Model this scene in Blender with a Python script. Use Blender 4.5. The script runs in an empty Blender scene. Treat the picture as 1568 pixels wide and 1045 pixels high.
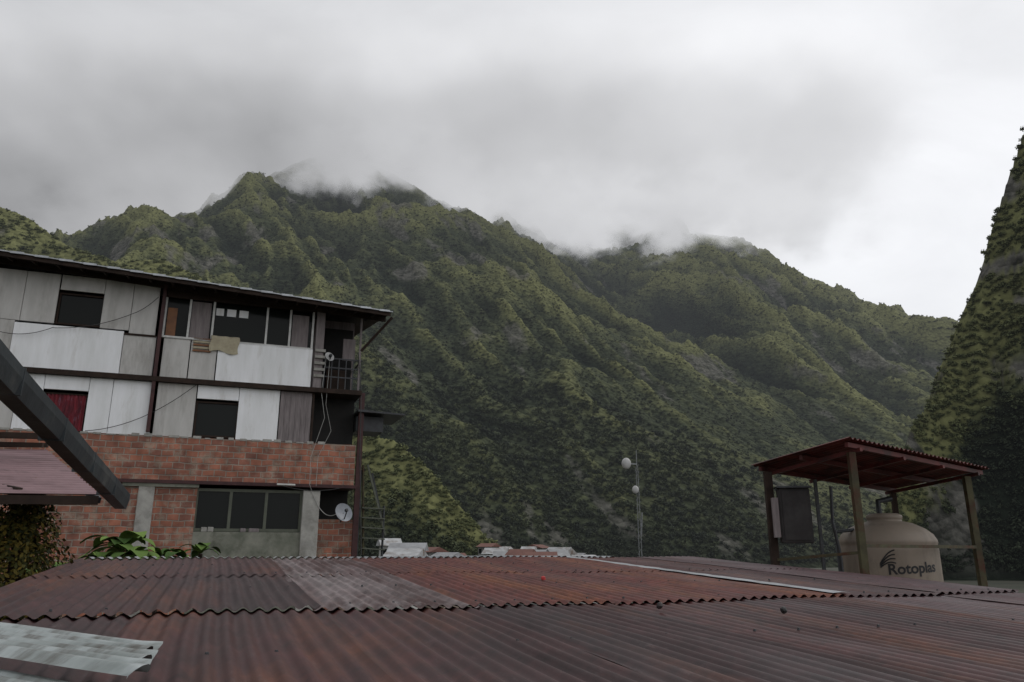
import bpy, bmesh, math, random
import numpy as np
from mathutils import Vector, Matrix
random.seed(7); rng=np.random.default_rng(7)
scene=bpy.context.scene
scene.view_settings.view_transform='Standard'; scene.view_settings.look='None'; scene.view_settings.exposure=0; scene.view_settings.gamma=1
F=1176.0; PITCH=math.radians(15.35); CP,SP=math.cos(PITCH),math.sin(PITCH); ZC=9.0
def ray(px,py):
    u=(px-784)/F; v=(522.5-py)/F
    y=CP-v*SP; z=SP+v*CP
    return u/y, z/y
def P(px,py,Y):
    a,b=ray(px,py); return Vector((a*Y,Y,ZC+b*Y))
# ---------------- helpers
def link(o,parent=None):
    scene.collection.objects.link(o)
    if parent: o.parent=parent
    return o
def empty(name,loc=(0,0,0),rot=0):
    e=bpy.data.objects.new(name,None); e.location=loc; e.rotation_euler=(0,0,rot); e.empty_display_size=.3
    return link(e)
def mesh(name,vs,fs,mat=None,parent=None,smooth=False):
    me=bpy.data.meshes.new(name); me.from_pydata([tuple(v) for v in vs],[],fs); me.update()
    if mat: me.materials.append(mat)
    if smooth:
        for p in me.polygons: p.use_smooth=True
    return link(bpy.data.objects.new(name,me),parent)
BF=[(0,3,2,1),(4,5,6,7),(0,1,5,4),(1,2,6,5),(2,3,7,6),(3,0,4,7)]
def box(name,x0,x1,y0,y1,z0,z1,mat,parent=None,bev=0):
    if x1<x0:x0,x1=x1,x0
    if z1<z0:z0,z1=z1,z0
    vs=[(x0,y0,z0),(x1,y0,z0),(x1,y1,z0),(x0,y1,z0),(x0,y0,z1),(x1,y0,z1),(x1,y1,z1),(x0,y1,z1)]
    o=mesh(name,vs,BF,mat,parent)
    if bev:
        m=o.modifiers.new('b','BEVEL'); m.width=bev; m.segments=1
    return o
def beam(name,a,b,w,h,mat,parent=None):
    a=Vector(a);b=Vector(b);d=(b-a).normalized()
    up=Vector((0,0,1)) if abs(d.z)<.9 else Vector((0,1,0))
    s=d.cross(up).normalized(); u=s.cross(d)
    vs=[]
    for p in (a,b):
        for i,j in ((-1,-1),(1,-1),(1,1),(-1,1)): vs.append(p+s*w/2*i+u*h/2*j)
    return mesh(name,vs,[(0,3,2,1),(4,5,6,7),(0,1,5,4),(1,2,6,5),(2,3,7,6),(3,0,4,7)],mat,parent)
def tube(name,pts,r,mat,parent=None,n=8):
    cu=bpy.data.curves.new(name,'CURVE'); cu.dimensions='3D'; cu.bevel_depth=r; cu.bevel_resolution=2
    sp=cu.splines.new('POLY'); sp.points.add(len(pts)-1)
    for i,p in enumerate(pts): sp.points[i].co=(*p,1)
    cu.use_fill_caps=True
    cu.materials.append(mat)
    return link(bpy.data.objects.new(name,cu),parent)
def sag(a,b,d,n=14):
    a=Vector(a);b=Vector(b)
    return [a.lerp(b,i/n)-Vector((0,0,d*4*(i/n)*(1-i/n))) for i in range(n+1)]
def lathe(name,prof,mat,parent=None,n=40,loc=(0,0,0)):
    vs=[];fs=[]
    for r,z in prof:
        for i in range(n):
            a=2*math.pi*i/n; vs.append((loc[0]+r*math.cos(a),loc[1]+r*math.sin(a),loc[2]+z))
    for k in range(len(prof)-1):
        for i in range(n):
            j=(i+1)%n; fs.append((k*n+i,k*n+j,(k+1)*n+j,(k+1)*n+i))
    return mesh(name,vs,fs,mat,parent,True)
# ---------------- materials
def nmat(name):
    m=bpy.data.materials.new(name); m.use_nodes=True
    nt=m.node_tree; return m,nt,nt.nodes['Principled BSDF']
def mat(name,c1,c2=None,scale=3,rough=.8,metal=0,bump=0,stretch=(1,1,1),detail=6,lo=.35,hi=.65,spec=.5,c3=None,s3=1.0,lo3=.55,hi3=.7):
    m,nt,b=nmat(name); N=nt.nodes;L=nt.links
    b.inputs['Roughness'].default_value=rough; b.inputs['Metallic'].default_value=metal
    b.inputs['Specular IOR Level'].default_value=spec
    if c2 is None:
        c2=tuple(x*.72 for x in c1)
    tc=N.new('ShaderNodeTexCoord'); mp=N.new('ShaderNodeMapping'); mp.inputs['Scale'].default_value=stretch
    L.new(tc.outputs['Object'],mp.inputs['Vector'])
    no=N.new('ShaderNodeTexNoise'); no.inputs['Scale'].default_value=scale; no.inputs['Detail'].default_value=detail; no.inputs['Roughness'].default_value=.65
    L.new(mp.outputs[0],no.inputs['Vector'])
    cr=N.new('ShaderNodeValToRGB'); cr.color_ramp.elements[0].position=lo; cr.color_ramp.elements[1].position=hi
    cr.color_ramp.elements[0].color=(*c2,1); cr.color_ramp.elements[1].color=(*c1,1)
    L.new(no.outputs['Fac'],cr.inputs[0]); out=cr.outputs[0]
    if c3:
        n3=N.new('ShaderNodeTexNoise'); n3.inputs['Scale'].default_value=s3; n3.inputs['Detail'].default_value=8; n3.inputs['Roughness'].default_value=.7
        L.new(mp.outputs[0],n3.inputs['Vector'])
        mr=N.new('ShaderNodeMapRange'); mr.inputs[1].default_value=lo3; mr.inputs[2].default_value=hi3
        L.new(n3.outputs['Fac'],mr.inputs[0])
        mx=N.new('ShaderNodeMix'); mx.data_type='RGBA'; L.new(mr.outputs[0],mx.inputs[0]); L.new(out,mx.inputs[6]); mx.inputs[7].default_value=(*c3,1); out=mx.outputs[2]
    L.new(out,b.inputs['Base Color'])
    if bump:
        bp=N.new('ShaderNodeBump'); bp.inputs['Strength'].default_value=bump; bp.inputs['Distance'].default_value=.02
        L.new(no.outputs['Fac'],bp.inputs['Height']); L.new(bp.outputs[0],b.inputs['Normal'])
    return m
M={}
M['white']=mat('white_panel',(.84,.85,.87),(.70,.71,.71),1.6,.6,c3=(.40,.37,.32),s3=2.0,lo3=.55,hi3=.88,stretch=(1.6,1,.3))
M['gray']=mat('grey_panel',(.54,.53,.51),(.42,.41,.39),2.0,.8,c3=(.22,.205,.18),s3=1.8,lo3=.50,hi3=.82,stretch=(1.6,1,.35))
M['greyd']=mat('weathered_board',(.24,.21,.21),(.15,.13,.13),4,.9,stretch=(5,1,.5))
M['dark']=mat('dark_interior',(.016,.015,.014),(.008,.008,.008),2,.9)
M['wooddark']=mat('dark_wood',(.04,.026,.02),(.022,.015,.012),5,.8,spec=.2)
M['maroonpost']=mat('maroon_paint',(.07,.028,.028),(.04,.018,.018),5,.6,spec=.3)
M['frame']=mat('window_frame',(.6,.6,.58),None,6,.6)
M['greenframe']=mat('green_frame',(.10,.11,.08),None,6,.6)
M['conc']=mat('concrete',(.40,.39,.36),(.26,.255,.235),3,.9,bump=.5,c3=(.13,.12,.10),s3=1.6,lo3=.5,hi3=.75)
M['concd']=mat('concrete_stained',(.24,.24,.20),(.12,.13,.10),2.2,.9,bump=.5,c3=(.06,.065,.045),s3=1.8,lo3=.5,hi3=.75)
M['zinc']=mat('zinc_sheet',(.42,.44,.46),(.26,.27,.28),3,.42,metal=.5,c3=(.14,.09,.06),s3=2.5,lo3=.6,hi3=.75)
M['metal']=mat('dark_metal',(.05,.055,.06),(.03,.03,.032),6,.5,metal=.4)
M['mast']=mat('galvanised_mast',(.22,.23,.24),(.14,.15,.15),6,.5,metal=.3)
M['gutter']=mat('gutter_metal',(.048,.058,.063),(.022,.026,.03),3,.5,metal=.3,c3=(.11,.115,.11),s3=2.5,lo3=.52,hi3=.72,bump=.4)
M['olive']=mat('olive_post',(.085,.08,.042),(.045,.04,.025),6,.7,c3=(.07,.028,.018),s3=4,lo3=.5,hi3=.65,spec=.25)
M['tank']=mat('tank_plastic',(.27,.225,.18),(.21,.175,.14),1.5,.55,c3=(.12,.10,.08),s3=2.5,lo3=.52,hi3=.75,stretch=(1,1,.3),spec=.35)
M['ink']=mat('black_ink',(.010,.010,.012),None,5,.6)
M['cloth']=mat('beige_cloth',(.42,.38,.27),(.32,.28,.2),8,.95)
M['red']=mat('red_curtain',(.22,.02,.03),(.07,.012,.02),3,.9,stretch=(5,1,1),c3=(.12,.10,.14),s3=6)
M['woodo']=mat('orange_wood',(.22,.09,.03),(.13,.05,.02),5,.6)
M['panelbox']=mat('meter_box_paint',(.048,.045,.045),(.028,.026,.026),5,.7,spec=.2)
M['dishm']=mat('dish_paint',(.45,.45,.45),(.32,.32,.31),4,.5)
M['dishd']=mat('dish_grey',(.22,.24,.27),(.15,.16,.18),4,.5)
M['dred']=mat('stand_roof_red',(.13,.026,.022),(.065,.016,.014),3,.6,c3=(.03,.014,.012),s3=2.5,lo3=.48,hi3=.66,spec=.3)
M['pink']=mat('pinkish_sheet',(.24,.15,.16),(.13,.075,.08),2,.5,stretch=(.4,3,1),c3=(.06,.035,.035),s3=2)
def glassmat():
    m,nt,b=nmat('window_glass'); b.inputs['Base Color'].default_value=(.008,.010,.009,1); b.inputs['Roughness'].default_value=.12
    b.inputs['Specular IOR Level'].default_value=.12; return m
M['glass']=glassmat()
def brickmat():
    m,nt,b=nmat('clay_brick');N=nt.nodes;L=nt.links
    tc=N.new('ShaderNodeTexCoord'); sx=N.new('ShaderNodeSeparateXYZ'); cb=N.new('ShaderNodeCombineXYZ')
    L.new(tc.outputs['Object'],sx.inputs[0]); 
    nd=N.new('ShaderNodeTexNoise'); nd.inputs['Scale'].default_value=2.5; L.new(tc.outputs['Object'],nd.inputs['Vector'])
    ad=N.new('ShaderNodeMath'); ad.operation='MULTIPLY_ADD'; ad.inputs[1].default_value=.08; L.new(nd.outputs['Fac'],ad.inputs[0]); L.new(sx.outputs[2],ad.inputs[2])
    L.new(sx.outputs[0],cb.inputs[0]); L.new(ad.outputs[0],cb.inputs[1])
    br=N.new('ShaderNodeTexBrick'); br.inputs['Scale'].default_value=1; br.inputs['Brick Width'].default_value=.27; br.inputs['Row Height'].default_value=.15
    br.inputs['Mortar Size'].default_value=.016; br.inputs['Mortar Smooth'].default_value=.5; br.inputs['Bias'].default_value=-.1
    br.inputs['Color1'].default_value=(.38,.15,.095,1); br.inputs['Color2'].default_value=(.20,.09,.068,1); br.inputs['Mortar'].default_value=(.31,.255,.21,1)
    L.new(cb.outputs[0],br.inputs['Vector'])
    n2=N.new('ShaderNodeTexNoise'); n2.inputs['Scale'].default_value=2.2; n2.inputs['Detail'].default_value=10; n2.inputs['Roughness'].default_value=.75; L.new(tc.outputs['Object'],n2.inputs['Vector'])
    mr=N.new('ShaderNodeMapRange'); mr.inputs[1].default_value=.51; mr.inputs[2].default_value=.60; mr.inputs[4].default_value=.8; L.new(n2.outputs['Fac'],mr.inputs[0])
    mx=N.new('ShaderNodeMix'); mx.data_type='RGBA'; L.new(mr.outputs[0],mx.inputs[0]); L.new(br.outputs[0],mx.inputs[6]); mx.inputs[7].default_value=(.34,.27,.21,1)
    n4=N.new('ShaderNodeTexNoise'); n4.inputs['Scale'].default_value=3.1; n4.inputs['Detail'].default_value=6; L.new(tc.outputs['Object'],n4.inputs['Vector'])
    m4=N.new('ShaderNodeMapRange'); m4.inputs[1].default_value=.3; m4.inputs[2].default_value=.7; m4.inputs[3].default_value=.5; m4.inputs[4].default_value=1.2; L.new(n4.outputs['Fac'],m4.inputs[0])
    mm=N.new('ShaderNodeMix'); mm.data_type='RGBA'; mm.blend_type='MULTIPLY'; mm.inputs[0].default_value=1; L.new(mx.outputs[2],mm.inputs[6]); L.new(m4.outputs[0],mm.inputs[7])
    L.new(mm.outputs[2],b.inputs['Base Color']); b.inputs['Roughness'].default_value=.92
    bp=N.new('ShaderNodeBump'); bp.inputs['Strength'].default_value=.8; bp.inputs['Distance'].default_value=.015; bp.invert=True
    L.new(br.outputs['Fac'],bp.inputs['Height']); L.new(bp.outputs[0],b.inputs['Normal'])
    return m
M['brick']=brickmat()
def foliage(name,c1,c2,rand=.5,c3=None):
    m,nt,b=nmat(name);N=nt.nodes;L=nt.links
    oi=N.new('ShaderNodeObjectInfo'); gi=N.new('ShaderNodeNewGeometry'); 
    ad=N.new('ShaderNodeMath'); ad.operation='MULTIPLY_ADD'; ad.inputs[1].default_value=1-rand; L.new(gi.outputs['Random Per Island'],ad.inputs[0])
    mu=N.new('ShaderNodeMath'); mu.operation='MULTIPLY'; mu.inputs[1].default_value=rand; L.new(oi.outputs['Random'],mu.inputs[0]); L.new(mu.outputs[0],ad.inputs[2])
    cr=N.new('ShaderNodeValToRGB'); cr.color_ramp.elements[0].color=(*c2,1); cr.color_ramp.elements[1].color=(*c1,1)
    if c3:
        e=cr.color_ramp.elements.new(.5); e.color=(*c3,1)
    L.new(ad.outputs[0],cr.inputs[0]); L.new(cr.outputs[0],b.inputs['Base Color']); b.inputs['Roughness'].default_value=.75; b.inputs['Specular IOR Level'].default_value=.15
    return m
# ---------------- camera
cam=bpy.data.cameras.new('camera'); cam.lens=27; cam.sensor_width=36; cam.clip_end=20000; cam.clip_start=.05
co=link(bpy.data.objects.new('camera',cam)); co.location=(0,0,ZC); co.rotation_euler=(math.pi/2+PITCH,0,0); scene.camera=co
# ---------------- world
w=bpy.data.worlds.new('World'); scene.world=w; w.use_nodes=True; nt=w.node_tree;N=nt.nodes;L=nt.links
bg=N['Background']; bg.inputs[1].default_value=1.0
sky=N.new('ShaderNodeTexSky'); sky.sky_type='NISHITA'; sky.sun_disc=False; sky.sun_elevation=math.radians(48); sky.sun_rotation=math.radians(62)
sks=N.new('ShaderNodeVectorMath'); sks.operation='SCALE'; sks.inputs['Scale'].default_value=.1; L.new(sky.outputs[0],sks.inputs[0])
tc=N.new('ShaderNodeTexCoord'); sp=N.new('ShaderNodeSeparateXYZ'); L.new(tc.outputs['Generated'],sp.inputs[0])
def mrn(i,a,b_,c,d,smooth=True):
    m=N.new('ShaderNodeMapRange'); m.inputs[1].default_value=a;m.inputs[2].default_value=b_;m.inputs[3].default_value=c;m.inputs[4].default_value=d
    if smooth: m.interpolation_type='SMOOTHSTEP'
    L.new(i,m.inputs[0]); return m.outputs[0]
def mth(op,a,b_):
    m=N.new('ShaderNodeMath'); m.operation=op
    for k,v in ((0,a),(1,b_)):
        if isinstance(v,(int,float)): m.inputs[k].default_value=v
        else: L.new(v,m.inputs[k])
    return m.outputs[0]
mp=N.new('ShaderNodeMapping'); mp.inputs['Scale'].default_value=(1,1,2.0); L.new(tc.outputs['Generated'],mp.inputs[0])
n1=N.new('ShaderNodeTexNoise'); n1.inputs['Scale'].default_value=2.6; n1.inputs['Detail'].default_value=8; n1.inputs['Roughness'].default_value=.55; n1.inputs['Distortion'].default_value=.6; L.new(mp.outputs[0],n1.inputs['Vector'])
base=mrn(sp.outputs[0],-.5,.55,.70,1.0)
low=mrn(sp.outputs[2],.30,.64,-.25,.03)
lowx=mrn(sp.outputs[0],-.1,.45,1.0,-.35)
v=mth('ADD',base,mth('MULTIPLY',low,lowx))
v=mth('ADD',v,mth('MULTIPLY',mth('SUBTRACT',n1.outputs['Fac'],.5),.55))
cc=N.new('ShaderNodeCombineColor'); L.new(mth('MULTIPLY',v,.985),cc.inputs[0]); L.new(mth('MULTIPLY',v,.99),cc.inputs[1]); L.new(mth('MULTIPLY',v,1.01),cc.inputs[2])
mx=N.new('ShaderNodeMix'); mx.data_type='RGBA'; mx.inputs[0].default_value=.94; L.new(sks.outputs[0],mx.inputs[6]); L.new(cc.outputs[0],mx.inputs[7])
L.new(mx.outputs[2],bg.inputs[0])
sun=bpy.data.lights.new('sun','SUN'); sun.energy=.9; sun.angle=math.radians(20); sun.color=(1,.97,.92)
so=link(bpy.data.objects.new('sun',sun)); d=Vector((math.sin(math.radians(62))*math.cos(math.radians(48)),math.cos(math.radians(62))*math.cos(math.radians(48)),math.sin(math.radians(48))))
so.rotation_euler=d.to_track_quat('Z','Y').to_euler()
# ---------------- terrain
def vnoise(x,y,seed=0):
    xi=np.floor(x).astype(np.int64); yi=np.floor(y).astype(np.int64); fx=x-xi; fy=y-yi
    fx=fx*fx*fx*(fx*(fx*6-15)+10); fy=fy*fy*fy*(fy*(fy*6-15)+10)
    def h(a,b):
        n=(a*374761393+b*668265263+seed*1442695041)&0xffffffff
        n=((n^(n>>13))*1274126177)&0xffffffff; n=n^(n>>16)
        return (n&0xffff)/65535.0
    return (h(xi,yi)*(1-fx)+h(xi+1,yi)*fx)*(1-fy)+(h(xi,yi+1)*(1-fx)+h(xi+1,yi+1)*fx)*fy
def fbm(x,y,o,seed=0,ridged=False):
    s=0;a=1;t=0
    for i in range(o):
        n=vnoise(x,y,seed+i*17)
        if ridged: n=1-np.abs(2*n-1)
        s=s+a*n;t+=a;a*=.5; x,y=x*2.03+13.1,y*2.03+7.7
    return s/t
R=[
 (.86,1,[(-500,430,1500),(-150,440,1300),(60,410,1300),(120,382,1300),(180,324,1300),(235,329,1300),(300,318,1280),(380,292,1260),(412,282,1250),(440,266,1250),(480,240,1280),(520,232,1300),(560,247,1300),(600,264,1290),(637,286,1250)]),
 (.9,1,[(560,235,1650),(660,266,1600),(720,288,1600),(760,315,1600),(800,342,1580),(815,350,1560),(870,440,1400)]),
 (.9,1,[(760,330,2000),(850,336,1950),(885,350,1930),(920,390,1900)]),
 (.8,1,[(860,330,1800),(950,332,1750),(1000,335,1700),(1100,362,1700),(1140,390,1690),(1180,400,1680),(1220,416,1680),(1260,448,1680),(1300,486,1680),(1350,502,1690),(1400,516,1700),(1460,534,1700),(1600,566,1750)]),
 (1.0,0,[(637,284,1250),(700,380,1120),(760,450,1010),(830,540,900),(940,640,780),(1060,730,690),(1200,800,620)]),
 (1.05,0,[(440,262,1250),(480,350,1100),(560,430,960),(650,520,830),(760,620,700),(860,720,600),(960,810,520)]),
 (1.05,0,[(412,278,1250),(400,370,1080),(450,470,920),(520,560,780),(600,640,660),(700,740,560),(800,830,480)]),
 (1.1,0,[(180,324,1300),(240,400,1150),(330,480,1000),(420,580,850)]),
 (1.1,0,[(815,345,1560),(900,450,1380),(1000,530,1230),(1120,600,1100),(1250,680,980),(1380,760,900)]),
 (1.1,0,[(1000,335,1700),(1060,450,1500),(1150,520,1380),(1270,600,1250),(1400,660,1150)]),
 (1.1,0,[(1180,396,1680),(1250,500,1520),(1350,570,1420),(1450,620,1330)]),
 (1.0,1,[(-500,150,560),(-200,260,540),(0,316,520),(50,336,510),(110,376,500),(190,404,480),(250,396,470),(300,419,460),(350,454,450),(450,600,420)]),
 (1.15,1,[(380,605,360),(480,645,330),(550,663,310),(600,673,300),(650,716,290),(700,776,280),(745,836,270)]),
 (2.6,1,[(2100,-500,330),(1760,-250,310),(1650,20,300),(1576,180,300),(1553,256,300),(1532,322,300),(1518,430,295),(1498,500,290),(1474,540,290),(1446,605,285),(1410,655,280),(1388,750,270),(1363,850,260)]),
]
NA,NR=1200,820
az=np.radians(np.linspace(-46,48,NA)); rr=np.geomspace(110,2900,NR)
A,RR=np.meshgrid(az,rr,indexing='ij'); X=RR*np.sin(A); Y=RR*np.cos(A)
amp=np.clip(RR/1300,.12,1.1)
wx=(fbm(X/160,Y/160,4,3)-.5); wy=(fbm(X/160,Y/160,4,91)-.5)
H=np.full_like(X,-1e3); DC=np.full_like(X,1e6)
for slope,crest,pts in R:
    W=[P(*p) for p in pts]
    for a,b in zip(W[:-1],W[1:]):
        ax,ay,bx,by=a.x,a.y,b.x,b.y; dx,dy=bx-ax,by-ay; LL=dx*dx+dy*dy
        kw=((55 if slope>2 else 18) if crest else 110)*(amp if slope<2 else .3)
        Xw=X+wx*kw; Yw=Y+wy*kw
        t=np.clip(((Xw-ax)*dx+(Yw-ay)*dy)/LL,0,1)
        D=np.sqrt((Xw-ax-t*dx)**2+(Yw-ay-t*dy)**2)
        h=a.z+(b.z-a.z)*t-slope*D*(1-.12*np.clip(D/600,0,1))
        H=np.maximum(H,h)
        if crest: DC=np.minimum(DC,D)
ac=.86*X+.5*Y+wx*60; al=.5*X-.86*Y
g=fbm(ac/130,al/460,5,5,True); gb=fbm(X/230,Y/230,5,15,True); g2=fbm(ac/42,al/150,4,55,True); g3=fbm(X/11,Y/11,4,155)
damp=np.clip(DC/(130*amp),.08,1)
depth=np.clip(H/200,0,1)*amp*damp
H=H+((g-.66)*110+(gb-.66)*85+(g2-.66)*44)*depth+(g3-.5)*11*np.clip(H/60,0,1)*amp*np.clip(DC/40,.4,1)
# buttresses and gullies on the steep cliff
cl=(X>95)&(RR<430)
gc=fbm((X+.35*Y)/26,Y/60,4,701,True)
H=np.where(cl,H+(gc-.62)*34*np.clip(H/60,0,1)*np.clip(DC/14,0,1),H)
H=np.maximum(H,-6)
def blur(a,k):
    for ax in (0,1):
        c=np.cumsum(np.concatenate([np.repeat(a.take([0],ax),k+1,ax),a,np.repeat(a.take([-1],ax),k,ax)],ax),ax)
        n=a.shape[ax]; a=(c.take(range(2*k+1,2*k+1+n),ax)-c.take(range(0,n),ax))/(2*k+1)
    return a
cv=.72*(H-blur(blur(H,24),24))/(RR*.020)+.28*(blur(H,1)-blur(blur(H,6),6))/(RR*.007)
cv=np.clip(.5+.5*cv,0,1)  # tint mask: ridge light and gully shade put into colour, plus grassier spurs
rn=fbm((X+.4*Y)/30+wx*2,H/52,6,301); rn2=fbm(X/190,H/150+Y/400,3,411)
rnc=fbm((X+.3*Y)/12,H/24,5,811)
rock=np.where(cl,np.clip((rnc-.575)/.06,0,1),.8*np.clip((rn-.645+.18*(rn2-.5))/.06,0,1))*np.clip(H/15,0,1)
co_=np.stack([X,Y,H],-1).reshape(-1,3)
i=np.arange(NA-1)[:,None]*NR+np.arange(NR-1)[None,:]
quads=np.stack([i,i+NR,i+NR+1,i+1],-1).reshape(-1,4)
hm=(H>-5.5).reshape(-1); quads=quads[hm[quads].any(1)]
me=bpy.data.meshes.new('mountain_terrain')
me.vertices.add(len(co_)); me.vertices.foreach_set('co',co_.astype(np.float32).ravel())
me.loops.add(len(quads)*4); me.loops.foreach_set('vertex_index',quads.astype(np.int32).ravel())
me.polygons.add(len(quads)); me.polygons.foreach_set('loop_start',(np.arange(len(quads))*4).astype(np.int32)); me.polygons.foreach_set('loop_total',np.full(len(quads),4,np.int32))
me.update(calc_edges=True); me.polygons.foreach_set('use_smooth',np.ones(len(quads),bool))
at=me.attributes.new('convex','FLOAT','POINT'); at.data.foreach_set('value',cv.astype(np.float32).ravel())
at=me.attributes.new('rock','FLOAT','POINT'); at.data.foreach_set('value',rock.astype(np.float32).ravel())
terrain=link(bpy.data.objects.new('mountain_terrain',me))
m,nt,b=nmat('mountain_forest');N=nt.nodes;L=nt.links
tc=N.new('ShaderNodeTexCoord')
def noise(s,det,ro=.6,vec=None):
    n=N.new('ShaderNodeTexNoise'); n.inputs['Scale'].default_value=s; n.inputs['Detail'].default_value=det; n.inputs['Roughness'].default_value=ro; L.new(vec or tc.outputs['Object'],n.inputs['Vector']); return n.outputs['Fac']
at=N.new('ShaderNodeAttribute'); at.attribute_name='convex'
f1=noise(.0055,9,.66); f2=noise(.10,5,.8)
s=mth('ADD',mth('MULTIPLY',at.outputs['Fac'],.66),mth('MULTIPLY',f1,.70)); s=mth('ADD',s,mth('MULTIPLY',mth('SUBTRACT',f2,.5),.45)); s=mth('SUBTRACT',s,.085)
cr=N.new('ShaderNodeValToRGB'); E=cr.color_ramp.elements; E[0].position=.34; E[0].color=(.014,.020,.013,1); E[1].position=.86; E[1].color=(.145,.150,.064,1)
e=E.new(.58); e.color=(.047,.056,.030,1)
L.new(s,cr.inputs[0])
ar=N.new('ShaderNodeAttribute'); ar.attribute_name='rock'
rkc=N.new('ShaderNodeValToRGB'); rkc.color_ramp.elements[0].color=(.035,.036,.030,1); rkc.color_ramp.elements[1].color=(.17,.162,.145,1); rkc.color_ramp.elements[0].position=.38; rkc.color_ramp.elements[1].position=.66
L.new(noise(.11,7,.75),rkc.inputs[0])
rc=N.new('ShaderNodeMix'); rc.data_type='RGBA'; L.new(ar.outputs['Fac'],rc.inputs[0]); L.new(cr.outputs[0],rc.inputs[6]); L.new(rkc.outputs[0],rc.inputs[7])
L.new(rc.outputs[2],b.inputs['Base Color']); b.inputs['Roughness'].default_value=.95; b.inputs['Specular IOR Level'].default_value=.05
vo=N.new('ShaderNodeTexVoronoi'); vo.inputs['Scale'].default_value=.20; L.new(tc.outputs['Object'],vo.inputs['Vector'])
bp=N.new('ShaderNodeBump'); bp.inputs['Strength'].default_value=.9; bp.inputs['Distance'].default_value=4; bp.invert=True; L.new(vo.outputs['Distance'],bp.inputs['Height']); L.new(bp.outputs[0],b.inputs['Normal'])
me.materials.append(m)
# ---------------- forest instances
def crown(name,n,mt,par,flat=1.0,leaf=.3):
    vs=[];fs=[]
    lob=[(rng.normal(size=3)*np.array([.45,.45,.3])) for _ in range(6)]
    for k in range(n):
        c=lob[k%6]; d=rng.normal(size=3); d/=np.linalg.norm(d); p=c+d*.5*rng.uniform(.6,1.05); p[2]=p[2]*flat+.15
        q=rng.normal(size=3); q/=np.linalg.norm(q); q=q*.5+d*.6+np.array([0,0,.5]); q/=np.linalg.norm(q)
        t=np.cross(q,rng.normal(size=3)); t/=np.linalg.norm(t); u=np.cross(q,t); L_=leaf*rng.uniform(.6,1.2)
        k0=len(vs); vs+= [p-t*L_*.5,p-u*L_*.35+t*L_*.1,p+t*L_*.6,p+u*L_*.35+t*L_*.1]; fs.append((k0,k0+1,k0+2,k0+3))
    return mesh(name,vs,fs,mt,par)
el=(H-ZC)/RR; cm=np.maximum.accumulate(el,1)
de=np.zeros_like(el); de[:,1:]=np.clip(el[:,1:]-cm[:,:-1],0,.02)
wgt=de+.00012*(H>3); wgt[H<3]=0; wgt=wgt*np.clip(1-1.1*rock,.0,1)
NEAR=RR<620
def pick(n,mask):
    q=wgt*mask; q=q/q.sum(); idx=rng.choice(q.size,n,p=q.ravel()); return np.unravel_index(idx,q.shape)
i1=pick(25000,NEAR); i2=pick(22000,(~NEAR)&(H<620)&(RR<1750))
ia=np.concatenate([i1[0],i2[0]]); ir=np.concatenate([i1[1],i2[1]]); NT=len(ia)
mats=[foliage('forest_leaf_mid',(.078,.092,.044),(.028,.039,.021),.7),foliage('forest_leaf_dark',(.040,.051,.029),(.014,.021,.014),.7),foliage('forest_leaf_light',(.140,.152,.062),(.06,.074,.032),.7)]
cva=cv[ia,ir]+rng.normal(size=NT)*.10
kind=np.where(cva>.68,2,np.where(cva>.47,0,1))  # lighter crowns on ridges, darker in gullies, after the same tint mask
forest=empty('forest_trees')
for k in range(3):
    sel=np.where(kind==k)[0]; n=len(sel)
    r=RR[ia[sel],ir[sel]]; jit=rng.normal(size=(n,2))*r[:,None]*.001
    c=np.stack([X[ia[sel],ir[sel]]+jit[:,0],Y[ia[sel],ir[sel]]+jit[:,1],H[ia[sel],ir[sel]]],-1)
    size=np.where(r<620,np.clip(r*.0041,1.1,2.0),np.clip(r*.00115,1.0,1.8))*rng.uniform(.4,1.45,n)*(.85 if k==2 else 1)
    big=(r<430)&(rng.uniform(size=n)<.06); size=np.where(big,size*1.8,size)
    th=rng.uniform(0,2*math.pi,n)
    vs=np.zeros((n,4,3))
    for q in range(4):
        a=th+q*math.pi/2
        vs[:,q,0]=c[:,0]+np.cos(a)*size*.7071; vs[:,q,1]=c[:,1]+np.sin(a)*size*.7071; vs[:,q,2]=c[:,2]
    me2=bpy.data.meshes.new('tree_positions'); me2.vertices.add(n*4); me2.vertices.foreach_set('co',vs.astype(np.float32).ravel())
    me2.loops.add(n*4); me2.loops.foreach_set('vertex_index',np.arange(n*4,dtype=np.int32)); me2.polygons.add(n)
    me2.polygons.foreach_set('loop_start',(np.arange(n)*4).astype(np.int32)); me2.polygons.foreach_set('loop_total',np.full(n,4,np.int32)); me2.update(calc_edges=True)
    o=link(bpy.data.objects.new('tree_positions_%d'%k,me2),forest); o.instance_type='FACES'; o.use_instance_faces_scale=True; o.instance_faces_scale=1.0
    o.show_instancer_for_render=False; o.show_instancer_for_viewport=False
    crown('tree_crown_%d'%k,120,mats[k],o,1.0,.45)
# ---------------- ground
gm=mat('valley_ground_soil',(.07,.07,.05),(.04,.045,.03),.05,.95)
mesh('ground',[(-6000,-2000,0),(6000,-2000,0),(6000,8000,0),(-6000,8000,0)],[(0,1,2,3)],gm)
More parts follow.
